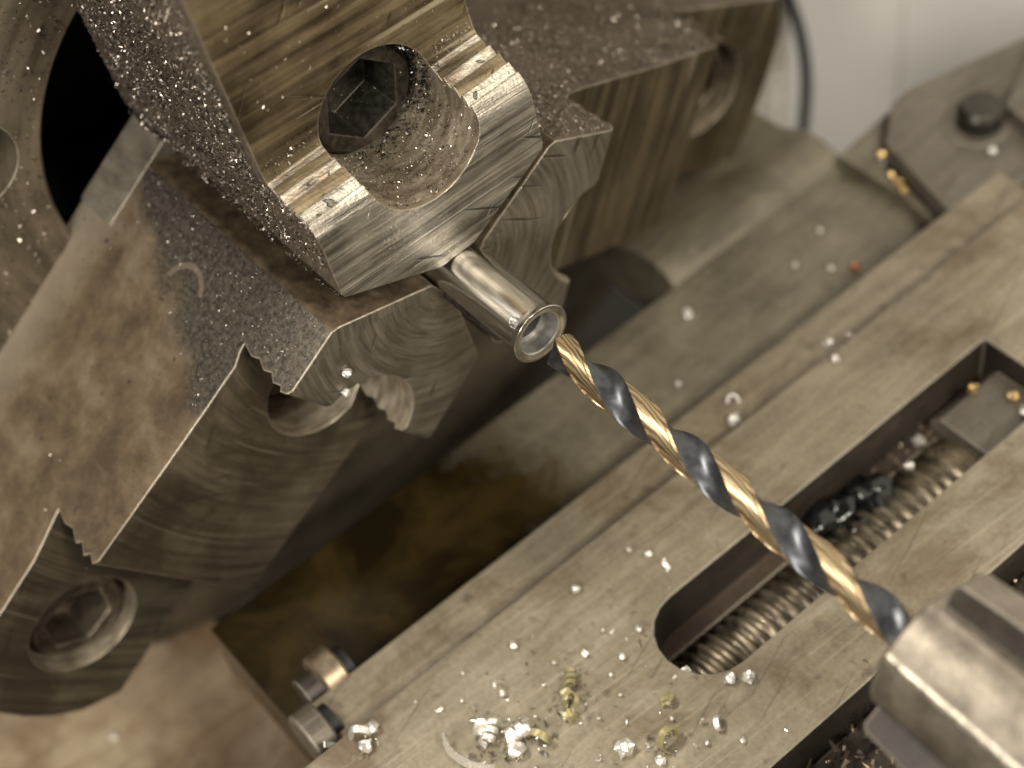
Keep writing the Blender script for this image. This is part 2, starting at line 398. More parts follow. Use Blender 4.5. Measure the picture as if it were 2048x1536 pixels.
def cap_screw(name, th, r, t, xtop, rad, depth, parent, mat, hexr, hexrot=0.0, chamfer=.7):
    f = J(th); _, cy, cz = f(0, r, t)
    n = 48
    def ring(x, rr, hexa=False):
        out = []
        for j in range(n):
            a = 2 * math.pi * j / n + hexrot
            q = rr
            if hexa:
                m = ((a - hexrot) % (math.pi / 3)) - math.pi / 6
                q = rr * math.cos(math.pi / 6) / math.cos(m)
            out.append((x, cy + q * math.cos(a), cz + q * math.sin(a)))
        return out
    rows = [ring(xtop - depth, rad), ring(xtop - chamfer, rad), ring(xtop, rad - chamfer), ring(xtop, hexr + .15, True), ring(xtop - .3, hexr, True), ring(xtop - 6.6, hexr, True), ring(xtop - 6.8, hexr * .75), ring(xtop - 7.6, .3)]
    V, F = loft(rows, True, True)
    o = mesh(name, V, F, mat, None, 35)
    o.parent = parent; o.matrix_parent_inverse = Matrix.Identity(4)
    return o
# jaw above the tube
prof1 = [(-66.6, -3), (-15.1, -3), (-15.1, 19.0), (-15.4, 20.5), (-16.0, 21.5), (-16.9, 22.4), (-17.15, 21.75), (-18.5, 23.0), (-18.85, 22.2), (-20.2, 23.45), (-20.6, 22.65), (-22.0, 23.7), (-22.4, 22.85), (-23.6, 23.75), (-24.3, 24.1), (-24.7, 25.0), (-24.9, 27), (-26.0, 61), (-40, 61), (-41, 92), (-66.6, 92)]
plan1 = [(3.75, -2.6), (3.75, 3.0), (10.2, 16.4), (11.0, 16.8)] + arc_end(86, 91, 16.8, -15.8) + [(11.0, -15.8), (10.2, -15.4)]
jaw1 = make_jaw(94, prof1, plan1, [(23.2, .1, 8.5, -36)], [M['nose_filed'], M['jaw_body'], M['dusty_side'], M['flank'], M['bore_wall'], M['step']], -15.2, -27)
jaw1['label'] = 'upper jaw caked with steel dust on its left side'
cap_screw('cap_screw', 94, 23.1, 0.1, -27.8, 7.75, 8, jaw1, M['screw'], 5.7, R(20))
# jaw at lower left
prof2 = [(-68.3, -3), (-16.7, -3), (-16.7, 23.4), (-17.2, 24.2), (-18.4, 24.6), (-18.8, 24.0), (-20.2, 24.4), (-21.3, 23.6), (-22.6, 24.1), (-24.2, 23.4), (-25.6, 23.9), (-27.8, 23.3), (-27.6, 24.6), (-26.9, 26.4),
         (-27.3, 40), (-28.2, 58.8), (-28.9, 59.7), (-30.2, 58.9), (-31.0, 59.9), (-32.6, 58.8), (-33.4, 59.6), (-35.4, 58.5), (-37.0, 59.0), (-39.4, 58.3), (-39.0, 60.5), (-38.0, 66), (-37.8, 92.5), (-68.3, 92.5)]
plan2 = [(3.75, -1.6), (3.75, 2.6), (10.2, 15.3), (25.4, 15.3), (26.0, 17.2)] + arc_end(84, 92, 17.2, -13.6)  + [(14.6, -13.6), (13.6, -13.0)]
plan2 = [(3.75, -2.2), (3.75, 2.8), (9.8, 14.6), (10.4, 15.3), (26.0, 17.0)] + arc_end(84, 92, 17.2, -13.6) + [(14.4, -13.6), (13.4, -13.0)]
jaw2 = make_jaw(214, prof2, plan2, [(25.2, 2.6, 8.3, -40), (75.2, 1.8, 8.5, -56)], [M['nose_turned'], M['jaw_body_dark'], M['stained_side'], M['flank'], M['bore_wall'], M['stained_side']], -16.7, -27)
jaw2['label'] = 'lower left jaw stained brown and black on its upper side'
cap_screw('cap_screw', 214, 25.2, 2.6, -35, 7.6, 8, jaw2, M['screw'], 5.0, .2)
cap_screw('cap_screw', 214, 75.2, 1.8, -39.6, 7.35, 12, jaw2, M['screw_bright'], 5.3, .5)
# jaw at right
prof3 = [(-66.8, -3), (-16.9, -3), (-16.9, 22.4), (-17.4, 23.4), (-18.6, 23.9), (-19.6, 23.2), (-21.0, 23.6), (-22.4, 22.9), (-24.2, 23.3), (-26.4, 23.0), (-27.4, 24.4), (-28.0, 27),
         (-30.6, 45), (-33.6, 61.4), (-36, 61.0), (-37.2, 62.2), (-40, 61.6), (-41.6, 62.6), (-44, 62.0), (-45.4, 63), (-45.4, 93), (-66.8, 93)]
plan3 = [(3.75, -2.6), (3.75, 2.8), (11.4, 15.4), (12.4, 16.2)] + arc_end(88, 93.5, 16.4, -15.2) + [(11.4, -15.2), (10.4, -14.6)]
jaw3 = make_jaw(334, prof3, plan3, [(25.4, .2, 8.4, -42), (77, .8, 8.4, -57)], [M['nose_turned'], M['jaw_body_right'], M['dusty_side'], M['flank'], M['bore_wall'], M['nose_turned']], -16.9, -27)
jaw3['label'] = 'right hand jaw with speckled dusty top and dark oily front'
cap_screw('cap_screw', 334, 25.4, .2, -38, 7.6, 8, jaw3, M['screw'], 5.0, .2)
cap_screw('cap_screw', 334, 77, .8, -47.5, 7.3, 12, jaw3, M['screw_bright'], 5.4, .3)
# guide rails (master jaws) that ride in the chuck slots
for th, jw, w1, w2, re, xb in ((94, jaw1, 12, -12, 80, -72), (214, jaw2, 15, -13.68, 24.6, -68.8), (334, jaw3, 12, -12, 80, -72)):
    f = J(th)
    V, F = prism([(10.6, w2), (8.0, w2 * .45), (8.0, w1 * .45), (10.6, w1), (re, w1), (re, w2)], xb, -60.6, lambda r, t, x: f(x, r, t))
    o = mesh('guide_rail', V, F, M['master'], None, 30); o.parent = jw; o.matrix_parent_inverse = Matrix.Identity(4)
# chuck body
o = raw(*latheX([(-120, 30), (-120, 109), (-117, 112), (-69, 112), (-67.6, 111.2), (-66, 109.6), (-66, 33.2), (-66.6, 32.6), (-120, 32.6)][1:-1] + [], 160)) if False else None
V, F = latheX([(-66, 33.0), (-66, 109.4), (-68, 111.4), (-118, 111.4), (-118, 32.4), (-66.6, 32.4)], 160, close=True)
o = raw(V, F)
V, F = latheX([(-80, 6.4), (-50, 6.4)], 36, -40.2, 13.8); boolean(o, V, F)
body = finish('chuck_body', cook(o), M['chuck_face'], chuck, 35)
V, F = latheX([(-119, 33), (-117, 33)], 64); o = mesh('bore_shade_disc', V, F, M['dark_bore'], chuck, 30)  # added disc, painted near black for the shade deep in the bore
V, F = latheX([(-118, 32.38), (-68.4, 32.38), (-68.4, 32.2), (-118, 32.2)], 96, close=True); mesh('bore_shade_liner', V, F, M['dark_bore'], chuck, 30)  # added liner whose near-black colour stands for shade inside the bore
o = cap_screw('body_bolt', 0, -40.2, 13.8, -70.5, 5.6, 6, body, M['screw_bright'], 3.4)

# ------------------------------------------------------------------ workpiece: flanged tube
tube = thing('flanged_tube', 'short shiny silver tube with a flared rim held between the chuck jaws', 'metal tube', (0, 0, -3.7))
prof = [(-40, 3.7), (-1.6, 3.7), (-1.1, 3.73), (-.7, 3.86), (-.36, 4.04), (-.18, 4.16), (-.08, 4.2), (.0, 4.17), (.02, 4.05), (-.06, 3.62), (-.14, 3.16), (-.3, 3.0), (-2.6, 2.9), (-2.7, 2.2), (-8.0, 2.15), (-8.0, .02), (-40, .02)]
o = raw(*latheX(prof, 96, close=True))
a = R(131); d = Vector((0, math.cos(a), math.sin(a)))
V, F = lathe_axis([(2.95, .72), (6, .72)], Vector((-1.75, 0, 0)), d, 20); boolean(o, V, F)
mesh_t = finish('tube_body', cook(o), [M['tube'], M['tube_inner']], tube, 30, lambda p: 1 if math.hypot(p.center.y, p.center.z) < 3.2 * S and p.center.x < -.2 * S else 0)
a = R(232); er = Vector((0, math.cos(a), math.sin(a))); et = Vector((0, -math.sin(a), math.cos(a)))
V, F = prism([(-30, 3.4), (-6.6, 3.4), (-5.4, 3.9), (-5.6, 4.4), (-30, 4.9)], -.55, .55, lambda x, r, t: tuple(Vector((x, 0, 0)) + er * r + et * t))
mesh('tube_under_strip', V, F, M['screw'], tube, 30)  # thin dark bar along the lower left of the tube

# ------------------------------------------------------------------ drill bit
drill = thing('drill_bit', 'black and gold twist drill bit pointing at the mouth of the tube', 'drill bit', (30, 0, -2.2))
PITCH, RD = 29.0, 2.32
FL = 103.0
def land_r(psi):
    """radius and zone for the angle psi (0..180) inside one half turn"""
    if psi < FL:
        u = psi / FL
        dip = math.sin(math.pi * u ** .85) ** .62
        return RD - (RD - 1.28) * dip, 0, 0
    if psi < 113: return RD, 1, 1.0
    if psi < 117: k = (psi - 113) / 4; return RD - .13 * k, 1, 1 - .15 * k
    u = (psi - 117) / 63.0
    return RD - .13 - .08 * u, 1, .85 * max(0, 1 - u * 1.9)
psis = [i * FL / 40 for i in range(40)] + [103.01, 104, 106, 108, 110, 112, 113, 114.5, 116, 117] + [117 + (i + 1) * 63 / 15 for i in range(15)]
psis = psis[:-1] + [179.7]
cols = [(p, k) for k in (0, 180) for p in psis]
rows, marg = [], []
x0 = 3.45; xs = [x0 + i * .4 for i in range(int((75 - x0) / .4))]
for x in xs:
    row = []
    for p, k in cols:
        r, z, m = land_r(p); phi = R(p + k + 360 * x / PITCH + 59)
        row.append((x, r * math.cos(phi), r * math.sin(phi))); marg.append(m)
    rows.append(row)
V, F = loft(rows, True, False)
nc = len(cols)
zone = [land_r((cols[j][0] + cols[(j + 1) % nc][0]) / 2 if cols[(j + 1) % nc][0] > cols[j][0] else 179.9)[1] for j in range(nc)]
me = bpy.data.meshes.new('fluted_body'); me.from_pydata([tuple(c * S for c in v) for v in V], [], F)
at = me.attributes.new('margin', 'FLOAT', 'POINT'); at.data.foreach_set('value', marg)
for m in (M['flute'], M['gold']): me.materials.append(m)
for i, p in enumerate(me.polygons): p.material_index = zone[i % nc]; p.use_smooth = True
me.set_sharp_from_angle(angle=R(28))
o = bpy.data.objects.new('fluted_body', me); COL.objects.link(o); attach(o, drill)
# point: cone of 135 degrees, closing on the chisel edge
apex = []
for f_ in (0.0, .35, .7, .97):
    row = []
    for p, k in cols:
        r, z, m = land_r(p); rr = r * (1 - f_); x = x0 - (RD - rr) * math.tan(R(24)) - 0.001 * f_ + (.18 * (p / 180.0 - .6) if z else .12) * 0
        x = x0 - f_ * .8
        phi = R(p + k + 360 * x0 / PITCH + 59)
        row.append((x, rr * math.cos(phi), rr * math.sin(phi)))
    apex.append(row)
V, F = loft(apex, True, False); F.append([3 * nc + j for j in range(nc)])
mesh('cutting_tip', V, F, M['tip'], drill, 25)

# ------------------------------------------------------------------ drill chuck (tailstock side)
dch = thing('drill_chuck', 'grey steel drill chuck with raised ribs holding the gold bit', 'drill chuck', (80, 0, -9))
def sleeve_r(phi_deg, base):
    d = abs((phi_deg - 139 + 180) % 360 - 180); e = abs((phi_deg - 86 + 180) % 360 - 180)
    return base * (1 - .02 * min(1, d / 16) + .022 * max(0, 1 - d / 4) + .018 * max(0, 1 - e / 5))
rows = []
for x, b in [(61.0, 5.9), (61.0, 7.2), (61.15, 7.5), (61.6, 7.85), (63, 7.95), (70, 8.15), (85, 8.6), (110, 9.0)]:
    rows.append([(x, sleeve_r(a, b) * math.cos(R(a)), sleeve_r(a, b) * math.sin(R(a))) for a in range(0, 360, 2)])
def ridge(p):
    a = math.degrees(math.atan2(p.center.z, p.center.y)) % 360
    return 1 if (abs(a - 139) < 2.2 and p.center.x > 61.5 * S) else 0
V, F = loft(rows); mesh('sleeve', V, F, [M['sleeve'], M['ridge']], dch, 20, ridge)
for a0 in (59, 213, 285, 332):
    a = R(a0); er = Vector((0, math.cos(a), math.sin(a))); et = Vector((0, -math.sin(a), math.cos(a)))
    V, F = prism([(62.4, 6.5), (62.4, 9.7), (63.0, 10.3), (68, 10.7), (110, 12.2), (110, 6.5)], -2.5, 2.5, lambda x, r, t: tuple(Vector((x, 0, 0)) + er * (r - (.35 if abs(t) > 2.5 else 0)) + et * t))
    mesh('rib', V, F, [M['sleeve'], M['dark_iron']], dch, 30, (lambda et: lambda p: 1 if abs(p.normal.dot(et)) > .8 else 0)(et))  # rib sides take the darker iron

# ------------------------------------------------------------------ cross slide
slide = thing('cross_slide', 'grey iron cross slide plate with a long rounded slot below the drill', 'machine slide', (26, 10, -52))
def slot_poly(x0, x1, y0, y1, n=10):
    cx = (x0 + x1) / 2; r = (x1 - x0) / 2
    return [(x1, y1), (x0, y1)] + [(cx - r * math.cos(math.pi * i / n), y0 + r - r * math.sin(math.pi * i / n)) for i in range(n + 1)]
o = raw(*box(5.0, 46.3, -110, 135, -51.5, -40))
V, F = prism(slot_poly(19.2, 33.2, -6.2, 64.6), -70, -20, lambda a, b, h: (a, b, h)); boolean(o, V, F)
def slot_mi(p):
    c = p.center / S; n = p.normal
    return 1 if abs(n.z) < .5 and (c.x > 45 or (18 < c.x < 34.5 and -8 < c.y < 66)) else 0  # slot walls and right side face take the darker iron
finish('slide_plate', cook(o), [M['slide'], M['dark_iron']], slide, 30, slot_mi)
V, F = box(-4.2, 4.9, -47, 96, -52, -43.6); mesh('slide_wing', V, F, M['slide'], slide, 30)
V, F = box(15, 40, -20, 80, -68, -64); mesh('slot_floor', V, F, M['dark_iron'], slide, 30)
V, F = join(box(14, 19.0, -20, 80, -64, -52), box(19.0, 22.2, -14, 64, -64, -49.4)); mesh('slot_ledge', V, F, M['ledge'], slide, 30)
# feed screw under the slot
fs = thing('feed_screw', 'threaded steel feed screw lying inside the slot of the cross slide', 'lead screw', (29, 20, -60))
rows = []; n = 28; Y0, Y1, dp = -9.0, 52.0, .34; RS, AM, PS = 6.7, .55, 2.1
for i in range(int((Y1 - Y0) / dp) + 1):
    y = Y0 + i * dp; row = []
    for j in range(n):
        a = 2 * math.pi * j / n; u = (y / PS + j / n) % 1
        h = abs(2 * u - 1); h = min(1, max(0, (h - .22) / .5))
        r = RS - AM + AM * 2 * h * .8
        row.append((28.2 + r * math.cos(a), y, -53.2 + r * math.sin(a)))
    rows.append(row)
V, F = loft(rows); mesh('screw_thread', V, F, M['leadscrew'], fs, 50)
nut = thing('feed_nut', 'brown oily metal block filling the far end of the slot', 'nut', (27, 56, -52))
V, F = prism([(21, -52), (33, -52), (33, -46.2), (31.5, -44.6), (22.5, -44.6), (21, -46)], 51.5, 64.4, lambda x, z, y: (x, y, z)); mesh('nut_block', V, F, M['rear_block'], nut, 30)
V, F = lathe_axis([(0, 6.6), (.6, 7.0), (3.2, 7.0), (3.4, 6.4)], (28.6, 47.6, -53.4), (0, 1, 0), 40); mesh('nut_collar', V, F, M['brass'], nut, 40)

# ------------------------------------------------------------------ saddle, bed, blocks
sad = thing('lathe_saddle', 'oily brown iron saddle surface below and behind the chuck', 'machine base', (-15, 15, -62))
def sheet(x0, x1, y0, y1, z, th, nx, ny, amp=.0):
    return box(x0, x1, y0, y1, z - th, z)
far = [(-28.5, -47.3), (-4.4, -47.3), (-4.4, 88), (-14, 88.5), (-19, 87.2), (-24, 88.2), (-28.5, 84)]
V, F = prism(far, -62, -50, lambda a, b, h: (a, b, h)); mesh('saddle_top', V, F, M['saddle'], sad, 30)
V, F = prism([(-28.7, -62), (-28.7, -50.4), (-30.4, -49.0), (-34, -48.2), (-38, -48.6), (-44, -51.5), (-60, -52), (-60, -62)], 46.0, 86.0, lambda x, z, y: (x, y, z)); mesh('bevelled_wing', V, F, M['saddle'], sad, 30)
V, F = box(-4.2, 70, -110, 135, -76, -69); mesh('chip_tray', V, F, M['dark_iron'], sad, 30)
V, F = box(46.9, 130, -110, 135, -70, -48.4); mesh('right_ledge', V, F, M['dark_iron'], sad, 30)
bed = mesh('lathe_bed', *box(-400, 300, -300, 84, -150, -130), M['dark_iron'], None, 30); bed['kind'] = 'structure'
fb = thing('front_block', 'rusty brown flat iron block in front of the chuck at lower left', 'iron block', (-50, -75, -114))
V, F = box(-150, 4.7, -200, -38.6, -114, -103); mesh('block_top', V, F, M['front_block'], fb, 30)
for i, (x, y, z, col) in enumerate(((-7.2, -37.8, -46.0, 'bright'), (-.6, -44.6, -45.0, 'dark'))):
    lab = 'bronze coloured round screw head beside the dark saddle edge' if i == 0 else 'dark grey round screw head beside the corner of the rusty block'
    t = thing('adjusting_screw', lab, 'screw', (x, y, z - 4.5), 'adjusting screws beside the cross slide')
    V, F = lathe_axis([(-3.6, 3.9), (-3.3, 4.3), (-.4, 4.3), (0, 3.9)], (x, y, z), (0, 1, 0), 40)
    mesh('screw_head', V, F, M['brass'] if i == 0 else M['rear_block'], t, 35)
    V, F = lathe_axis([(0, 3.0), (1.4, 3.0)], (x, y, z), (0, 1, 0), 30); mesh('washer', V, F, M['dark_bore'], t, 35)
    if i == 0:
        V, F = lathe_axis([(-6.4, 2.7), (-3.6, 2.7)], (x, y, z), (0, 1, 0), 30); mesh('shank', V, F, M['dark_iron'], t, 35)
rb = thing('rear_block', 'grey brown iron block with one bolt at upper right', 'iron block', (-12, 105, -58))
V, F = prism([(-22.6, 89.4), (.3, 83.0), (1.2, 88), (-2.6, 92.6), (-1.5, 96), (4.8, 100), (4.8, 150), (-18, 150), (-22.9, 124.9), (-28.6, 102), (-28.3, 97.2)], -58, -44, lambda a, b, h: (a, b, h)); mesh('block_top', V, F, M['rear_block'], rb, 30)
V, F = prism([(-28.4, 84.3), (-14, 84.6), (4.6, 80.0), (4.6, 82.0), (-22.4, 88.0), (-29.5, 96.5), (-30, 100)], -58, -47.5, lambda a, b, h: (a, b, h)); mesh('front_ledge', V, F, M['saddle'], rb, 30)
V, F = prism([(-12, 107), (4.8, 103), (4.8, 150), (-16, 150), (-20, 126)], -44, -41, lambda a, b, h: (a, b, h)); mesh('raised_pad', V, F, M['rear_block'], rb, 30)
V, F = lathe_axis([(-4, 5.0), (-3.9, 5.6), (.2, 5.6), (.3, 5.2)], (-14.6, 102.6, -44), (0, 0, 1), 36); mesh('bolt_recess', V, F, M['rear_block'], rb, 35)
V, F = lathe_axis([(0, 3.9), (3.0, 3.9), (3.9, 3.2), (4.0, .4)], (-14.4, 103.2, -43.7), (0, 0, 1), 36); mesh('bolt', V, F, M['screw'], rb, 35)

# ------------------------------------------------------------------ background wall, hose, conduit
wall = thing('white_panel', 'plain white painted panel behind the lathe', 'wall panel', (0, 234, -400))
V, F = box(-700, -89.6, 172, 178, -420, 300); mesh('panel', V, F, M['wall'], wall, 30)
V, F = box(-89.2, 500, 172.5, 178, -420, 300); mesh('panel', V, F, M['wall'], wall, 30)
def sweep(pts, rad, n=16, amp=0, pitch=1):
    P = [Vector(p) for p in pts]; rows = []
    for i, p in enumerate(P):
        t = (P[min(i + 1, len(P) - 1)] - P[max(i - 1, 0)]).normalized(); u = t.cross(Vector((0, 1, 0.01))).normalized(); w = t.cross(u)
        r = rad + (amp * math.sin(2 * math.pi * i / pitch) if amp else 0)
        rows.append([tuple(p + u * (r * math.cos(2 * math.pi * j / n)) + w * (r * math.sin(2 * math.pi * j / n))) for j in range(n)])
    return loft(rows)
def bez(keys, n):
    K = [Vector(k) for k in keys]; out = []
    for i in range(len(K) - 1):
        p0, p1, p2, p3 = K[max(i - 1, 0)], K[i], K[i + 1], K[min(i + 2, len(K) - 1)]
        for j in range(n):
            t = j / n
            out.append(.5 * ((2 * p1) + (-p0 + p2) * t + (2 * p0 - 5 * p1 + 4 * p2 - p3) * t * t + (-p0 + 3 * p1 - 3 * p2 + p3) * t ** 3))
    out.append(K[-1]); return out
o = mesh('cable', *sweep(bez([(-96, 130, -45), (-87, 130, -66), (-81.9, 130, -77.5), (-79.8, 130, -88.7), (-80.3, 130, -102.1), (-82, 130, -116), (-84, 130, -131)], 10), 1.25), M['rubber'], None, 60)
tag(o, 'black cable hanging in front of the white panel', 'cable')
o = mesh('corrugated_hose', *sweep(bez([(-88, 131, -70), (-90.0, 131, -92.2), (-90.8, 131, -103.0), (-91.6, 131, -114.3), (-92, 131, -131)], 24), 2.4, 18, .42, 4), M['pale_plastic'], None, 60)
tag(o, 'pale corrugated hose hanging left of the black cable', 'hose')

# ------------------------------------------------------------------ steel dust and swarf
def flakes(name, pts, nrm, size, mat, label, cat, stand=.5):
    """thousands of thin curled slivers lying on a face: one object"""
    n = len(pts); P = np.array(pts); N = np.array(nrm, float)
    ln = size[0] + (size[1] - size[0]) * rng.random(n) ** 2.2
    d = rng.normal(size=(n, 3)); d += -N * (d * N).sum(1, keepdims=True) * (1 - stand); d /= np.linalg.norm(d, axis=1, keepdims=True)
    w = np.cross(d, rng.normal(size=(n, 3))); w /= np.linalg.norm(w, axis=1, keepdims=True)
    q = np.cross(d, w)
    wd = (ln * (.16 + .3 * rng.random(n)))[:, None]; L = ln[:, None]
    C = P + N * (.10 + .12 * rng.random((n, 1)))
    a = C - d * L * .5; b = C + d * L * .5; m = C + q * wd * .8
    V = np.stack([a + w * wd * .3, a - w * wd * .3, m + w * wd * .5, m - w * wd * .5, b], 1).reshape(-1, 3) * S
    base = (np.arange(n) * 5)[:, None]
    T = np.concatenate([base + np.array(k) for k in ((0, 1, 2), (1, 3, 2), (2, 3, 4))], 1).reshape(-1, 3)
    me = bpy.data.meshes.new(name); me.from_pydata(V.tolist(), [], T.tolist()); me.materials.append(mat)
    o = bpy.data.objects.new(name, me); COL.objects.link(o)
    return tag(o, label, cat, None, 'stuff')
def on_side(th, t, n, xr, rr, dens=None, sgn=1):
    f = J(th); a = R(th); N = np.array((0, -math.sin(a), math.cos(a))) * sgn; P = []
    while len(P) < n:
        x = random.uniform(*xr); r = random.uniform(*rr)
        q = Vector(f(x, r, t)); cl = .5 + 1.1 * mnoise.noise(q * .16) + .7 * mnoise.noise(q * .5)
        if random.random() < max(.34, cl) and (dens is None or random.random() < dens(x, r)): P.append(tuple(q))
    return P, [N] * len(P)
P, N = on_side(94, 16.85, 21000, (-66, -15.4), (9.0, 52), lambda x, r: (1 if x < -27 else (1 if r < 24 else 0)) * (1.0 if r > 13 + (x + 66) * .02 else .45) * (.35 if (x > -24 and r < 21) else 1))
flakes('steel_dust', P, N, (.16, .75), M['swarf'], 'thick coat of dark glittering steel dust on the side of the upper jaw', 'metal dust', .8)
P, N = on_side(214, -13.66, 3200, (-60, -17), (14.5, 46), lambda x, r: max(0, min(1, (.5 * (x + 62) + 19 - r) / 7)) * (.0 if (x > -28 and r > 23) else 1), -1)
P2, N2 = on_side(214, -13.66, 350, (-66, -29), (14.5, 62), None, -1)
flakes('steel_dust', P + P2, N + N2, (.12, .38), M['swarf'], 'fine sparkling steel dust on the stained side of the lower left jaw', 'metal dust', .6)
P, N = on_side(334, 16.45, 16000, (-66, -17.2), (12, 64), lambda x, r: 0 if (x > -28 - (r - 26) * .16 and r > 22.6) else 1)
flakes('steel_dust', P, N, (.14, .6), M['swarf'], 'brown glittering steel dust on top of the right hand jaw', 'metal dust', .7)
P = []
while len(P) < 3600:
    a = random.uniform(R(100), R(235)); r = random.uniform(33.4, 75)
    y, z = r * math.cos(a), r * math.sin(a)
    if math.hypot(y + 40.2, z - 13.8) > 6.5 and y < -8: P.append((-66, y, z))
flakes('steel_dust', P, [np.array((1., 0, 0))] * len(P), (.25, 1.1), M['swarf'], 'scattered bright steel dust on the chuck face left of the dark bore', 'metal dust', .6)
f94 = J(94); P = []; N = []
for _ in range(2600):
    a = random.gauss(R(180 + 94) + .25, .75); x = random.uniform(-28, -15.6) if random.random() < .7 else random.uniform(-35, -28)
    if abs(a - R(274)) > 1.5: continue
    c = f94(0, 23.2, .1); P.append((x, c[1] + 8.42 * math.cos(a), c[2] + 8.42 * math.sin(a))); N.append(np.array((0, -math.cos(a), -math.sin(a))))
flakes('steel_dust', P, N, (.16, .6), M['swarf'], 'steel dust lying in the counterbore round the socket screw of the upper jaw', 'metal dust', .7)
P = []
for _ in range(420):
    r = random.uniform(24, 55); t = random.uniform(-15, 16)
    P.append(f94(-25.0 - (r - 30) * .035, r, t))
for _ in range(320): P.append(f94(-24.4, random.gauss(26.0, .8), random.choice((random.uniform(-15, -9), random.uniform(9, 16.5)))))
for _ in range(420):
    P.append(f94(-29.0, 23.2 + 8.2 * math.cos(a := random.uniform(-2.6, -.6)), 8.2 * math.sin(a)))
flakes('steel_dust', P, [np.array((1., 0, 0))] * len(P), (.15, .6), M['swarf'], 'sparse steel dust on the streaked face of the upper jaw', 'metal dust', .7)
# mixed chips in the gap right of the slide
P = []
for _ in range(2600):
    P.append((random.uniform(46.6, 68), random.uniform(-40, 60), -48.2 + abs(random.gauss(0, 1.3))))
flakes('swarf_heap', P, [np.array((0, 0, 1.))] * len(P), (.6, 3.2), M['swarf_mix'], 'dark oily heap of mixed chips in the gap right of the slide', 'metal chips', 1.0)
P = []
for _ in range(420):
    P.append((random.uniform(19.6, 30), random.uniform(36, 64), -49 + abs(random.gauss(0, 1.0))))
flakes('swarf_heap', P, [np.array((0, 0, 1.))] * len(P), (.3, 1.6), M['swarf_mix'], 'dark chips with a few golden ones at the far end of the slot', 'metal chips', 1.0)

P = []
for cx, cy, sg, n in ((19.5, -30.0, 2.2, 150), (21.6, -19.6, 1.5, 70), (23.4, -26.2, 1.2, 40), (7.6, -43.4, 1.1, 50), (35.0, -14.6, 1.4, 40), (30.6, -10.6, .9, 25), (36, -2, 14, 60), (24, -20, 9, 90)):
    for _ in range(n):
        x, y = random.gauss(cx, sg), random.gauss(cy, sg)
        if 5.5 < x < 46 and not (18.5 < x < 34 and y > -7): P.append((x, y, -39.95))
flakes('fine_swarf', P, [np.array((0, 0, 1.))] * len(P), (.3, 1.5), M['swarf_bright'], 'fine glittering swarf scattered round the chip piles on the slide', 'metal chips', .8)
P = []; f94 = J(94)
for _ in range(700):
    a = random.gauss(-1.9, .8); rr_ = 8.1 + random.gauss(0, .3)
    c = f94(random.uniform(-28.4, -25.2), 23.2 + rr_ * math.cos(a), .1 + rr_ * math.sin(a))
    if rr_ < 8.45: P.append(c)
flakes('black_dust', P, [np.array((1., 0, 0))] * len(P), (.3, .9), M['grease'], 'black clotted dust packed round the socket screw of the upper jaw', 'metal dust', .9)

# ------------------------------------------------------------------ grease lumps
def blob(c, s, seed, sub=3):
    bm = bmesh.new(); bmesh.ops.create_icosphere(bm, subdivisions=sub, radius=1.0)
    for v in bm.verts:
        k = 1 + .55 * mnoise.noise(v.co * 1.5 + Vector((seed, seed * 2, 0))) + .25 * mnoise.noise(v.co * 4 + Vector((seed, 0, 0)))
        v.co = Vector((c[0] + v.co.x * s[0] * k, c[1] + v.co.y * s[1] * k, c[2] + v.co.z * s[2] * k)) * S
    me = bpy.data.meshes.new('blob'); bm.to_mesh(me); bm.free(); return me
for c, s, sd, lab in (((21.8, 29.5, -47.6), (2.6, 4.2, 2.4), 1.3, 'glossy black lump of grease in the slot nearest the drill'), ((23.0, 36.2, -48.2), (3.0, 3.6, 2.6), 4.1, 'glossy black lump of grease in the middle of the slot'), ((25.6, 33.0, -48.8), (1.6, 5.6, 1.4), 7.7, 'black smear of grease across the threads of the feed screw')):
    o = finish('grease_lump', blob(c, s, sd), M['grease'], None, 60); tag(o, lab, 'grease', 'grease lumps in the slot')

# ------------------------------------------------------------------ single chips
def ribbon(turns, rad, width, pitch, th=.12, n=22, grow=0.0):
    rows = []
    for i in range(n + 1):
        a = 2 * math.pi * turns * i / n; r = rad * (1 + grow * i / n); h = pitch * turns * i / n
        ca, sa = math.cos(a), math.sin(a)
        rows.append([((r + dr) * ca, (r + dr) * sa, h + dw) for dr, dw in ((0, 0), (th, 0), (th, width), (0, width))])
    return loft(rows)
def crumb(s, seed):
    bm = bmesh.new(); bmesh.ops.create_icosphere(bm, subdivisions=2, radius=s)
    for v in bm.verts: v.co *= 1 + .55 * mnoise.noise(v.co * 1.9 / s + Vector((seed, 0, seed)))
    V = [tuple(v.co) for v in bm.verts]; F = [[v.index for v in f.verts] for f in bm.faces]; bm.free(); return V, F
shapes = {'curl': ribbon(.8, .75, .55, .2), 'coil': ribbon(2.6, .55, .5, .75, n=40), 'crumb': crumb(.44, 1.7), 'lump': crumb(.58, 4.4), 'sliver': ribbon(.16, 2.6, .35, .1, n=8), 'flake': ribbon(.30, .62, .75, .25, .12, 7), 'twist': ribbon(.55, .42, .4, .5, .1, 12), 'long': ribbon(.22, 4.6, .9, .5, .18, 14)}
protos = {}
def chip(shape, mat, loc, rot, sc, label, group=None):
    key = (shape, mat)
    if key not in protos:
        V, F = shapes[shape]
        o = mesh('metal_chip', V, F, M[mat], None, 30); protos[key] = o; first = True
    else:
        o = protos[key].copy(); COL.objects.link(o)
    o.location = Vector(loc) * S; o.rotation_euler = rot; o.scale = (sc,) * 3
    o['label'] = label; o['category'] = 'metal chip'
    if group: o['group'] = group
    elif 'group' in o: del o['group']
    return o
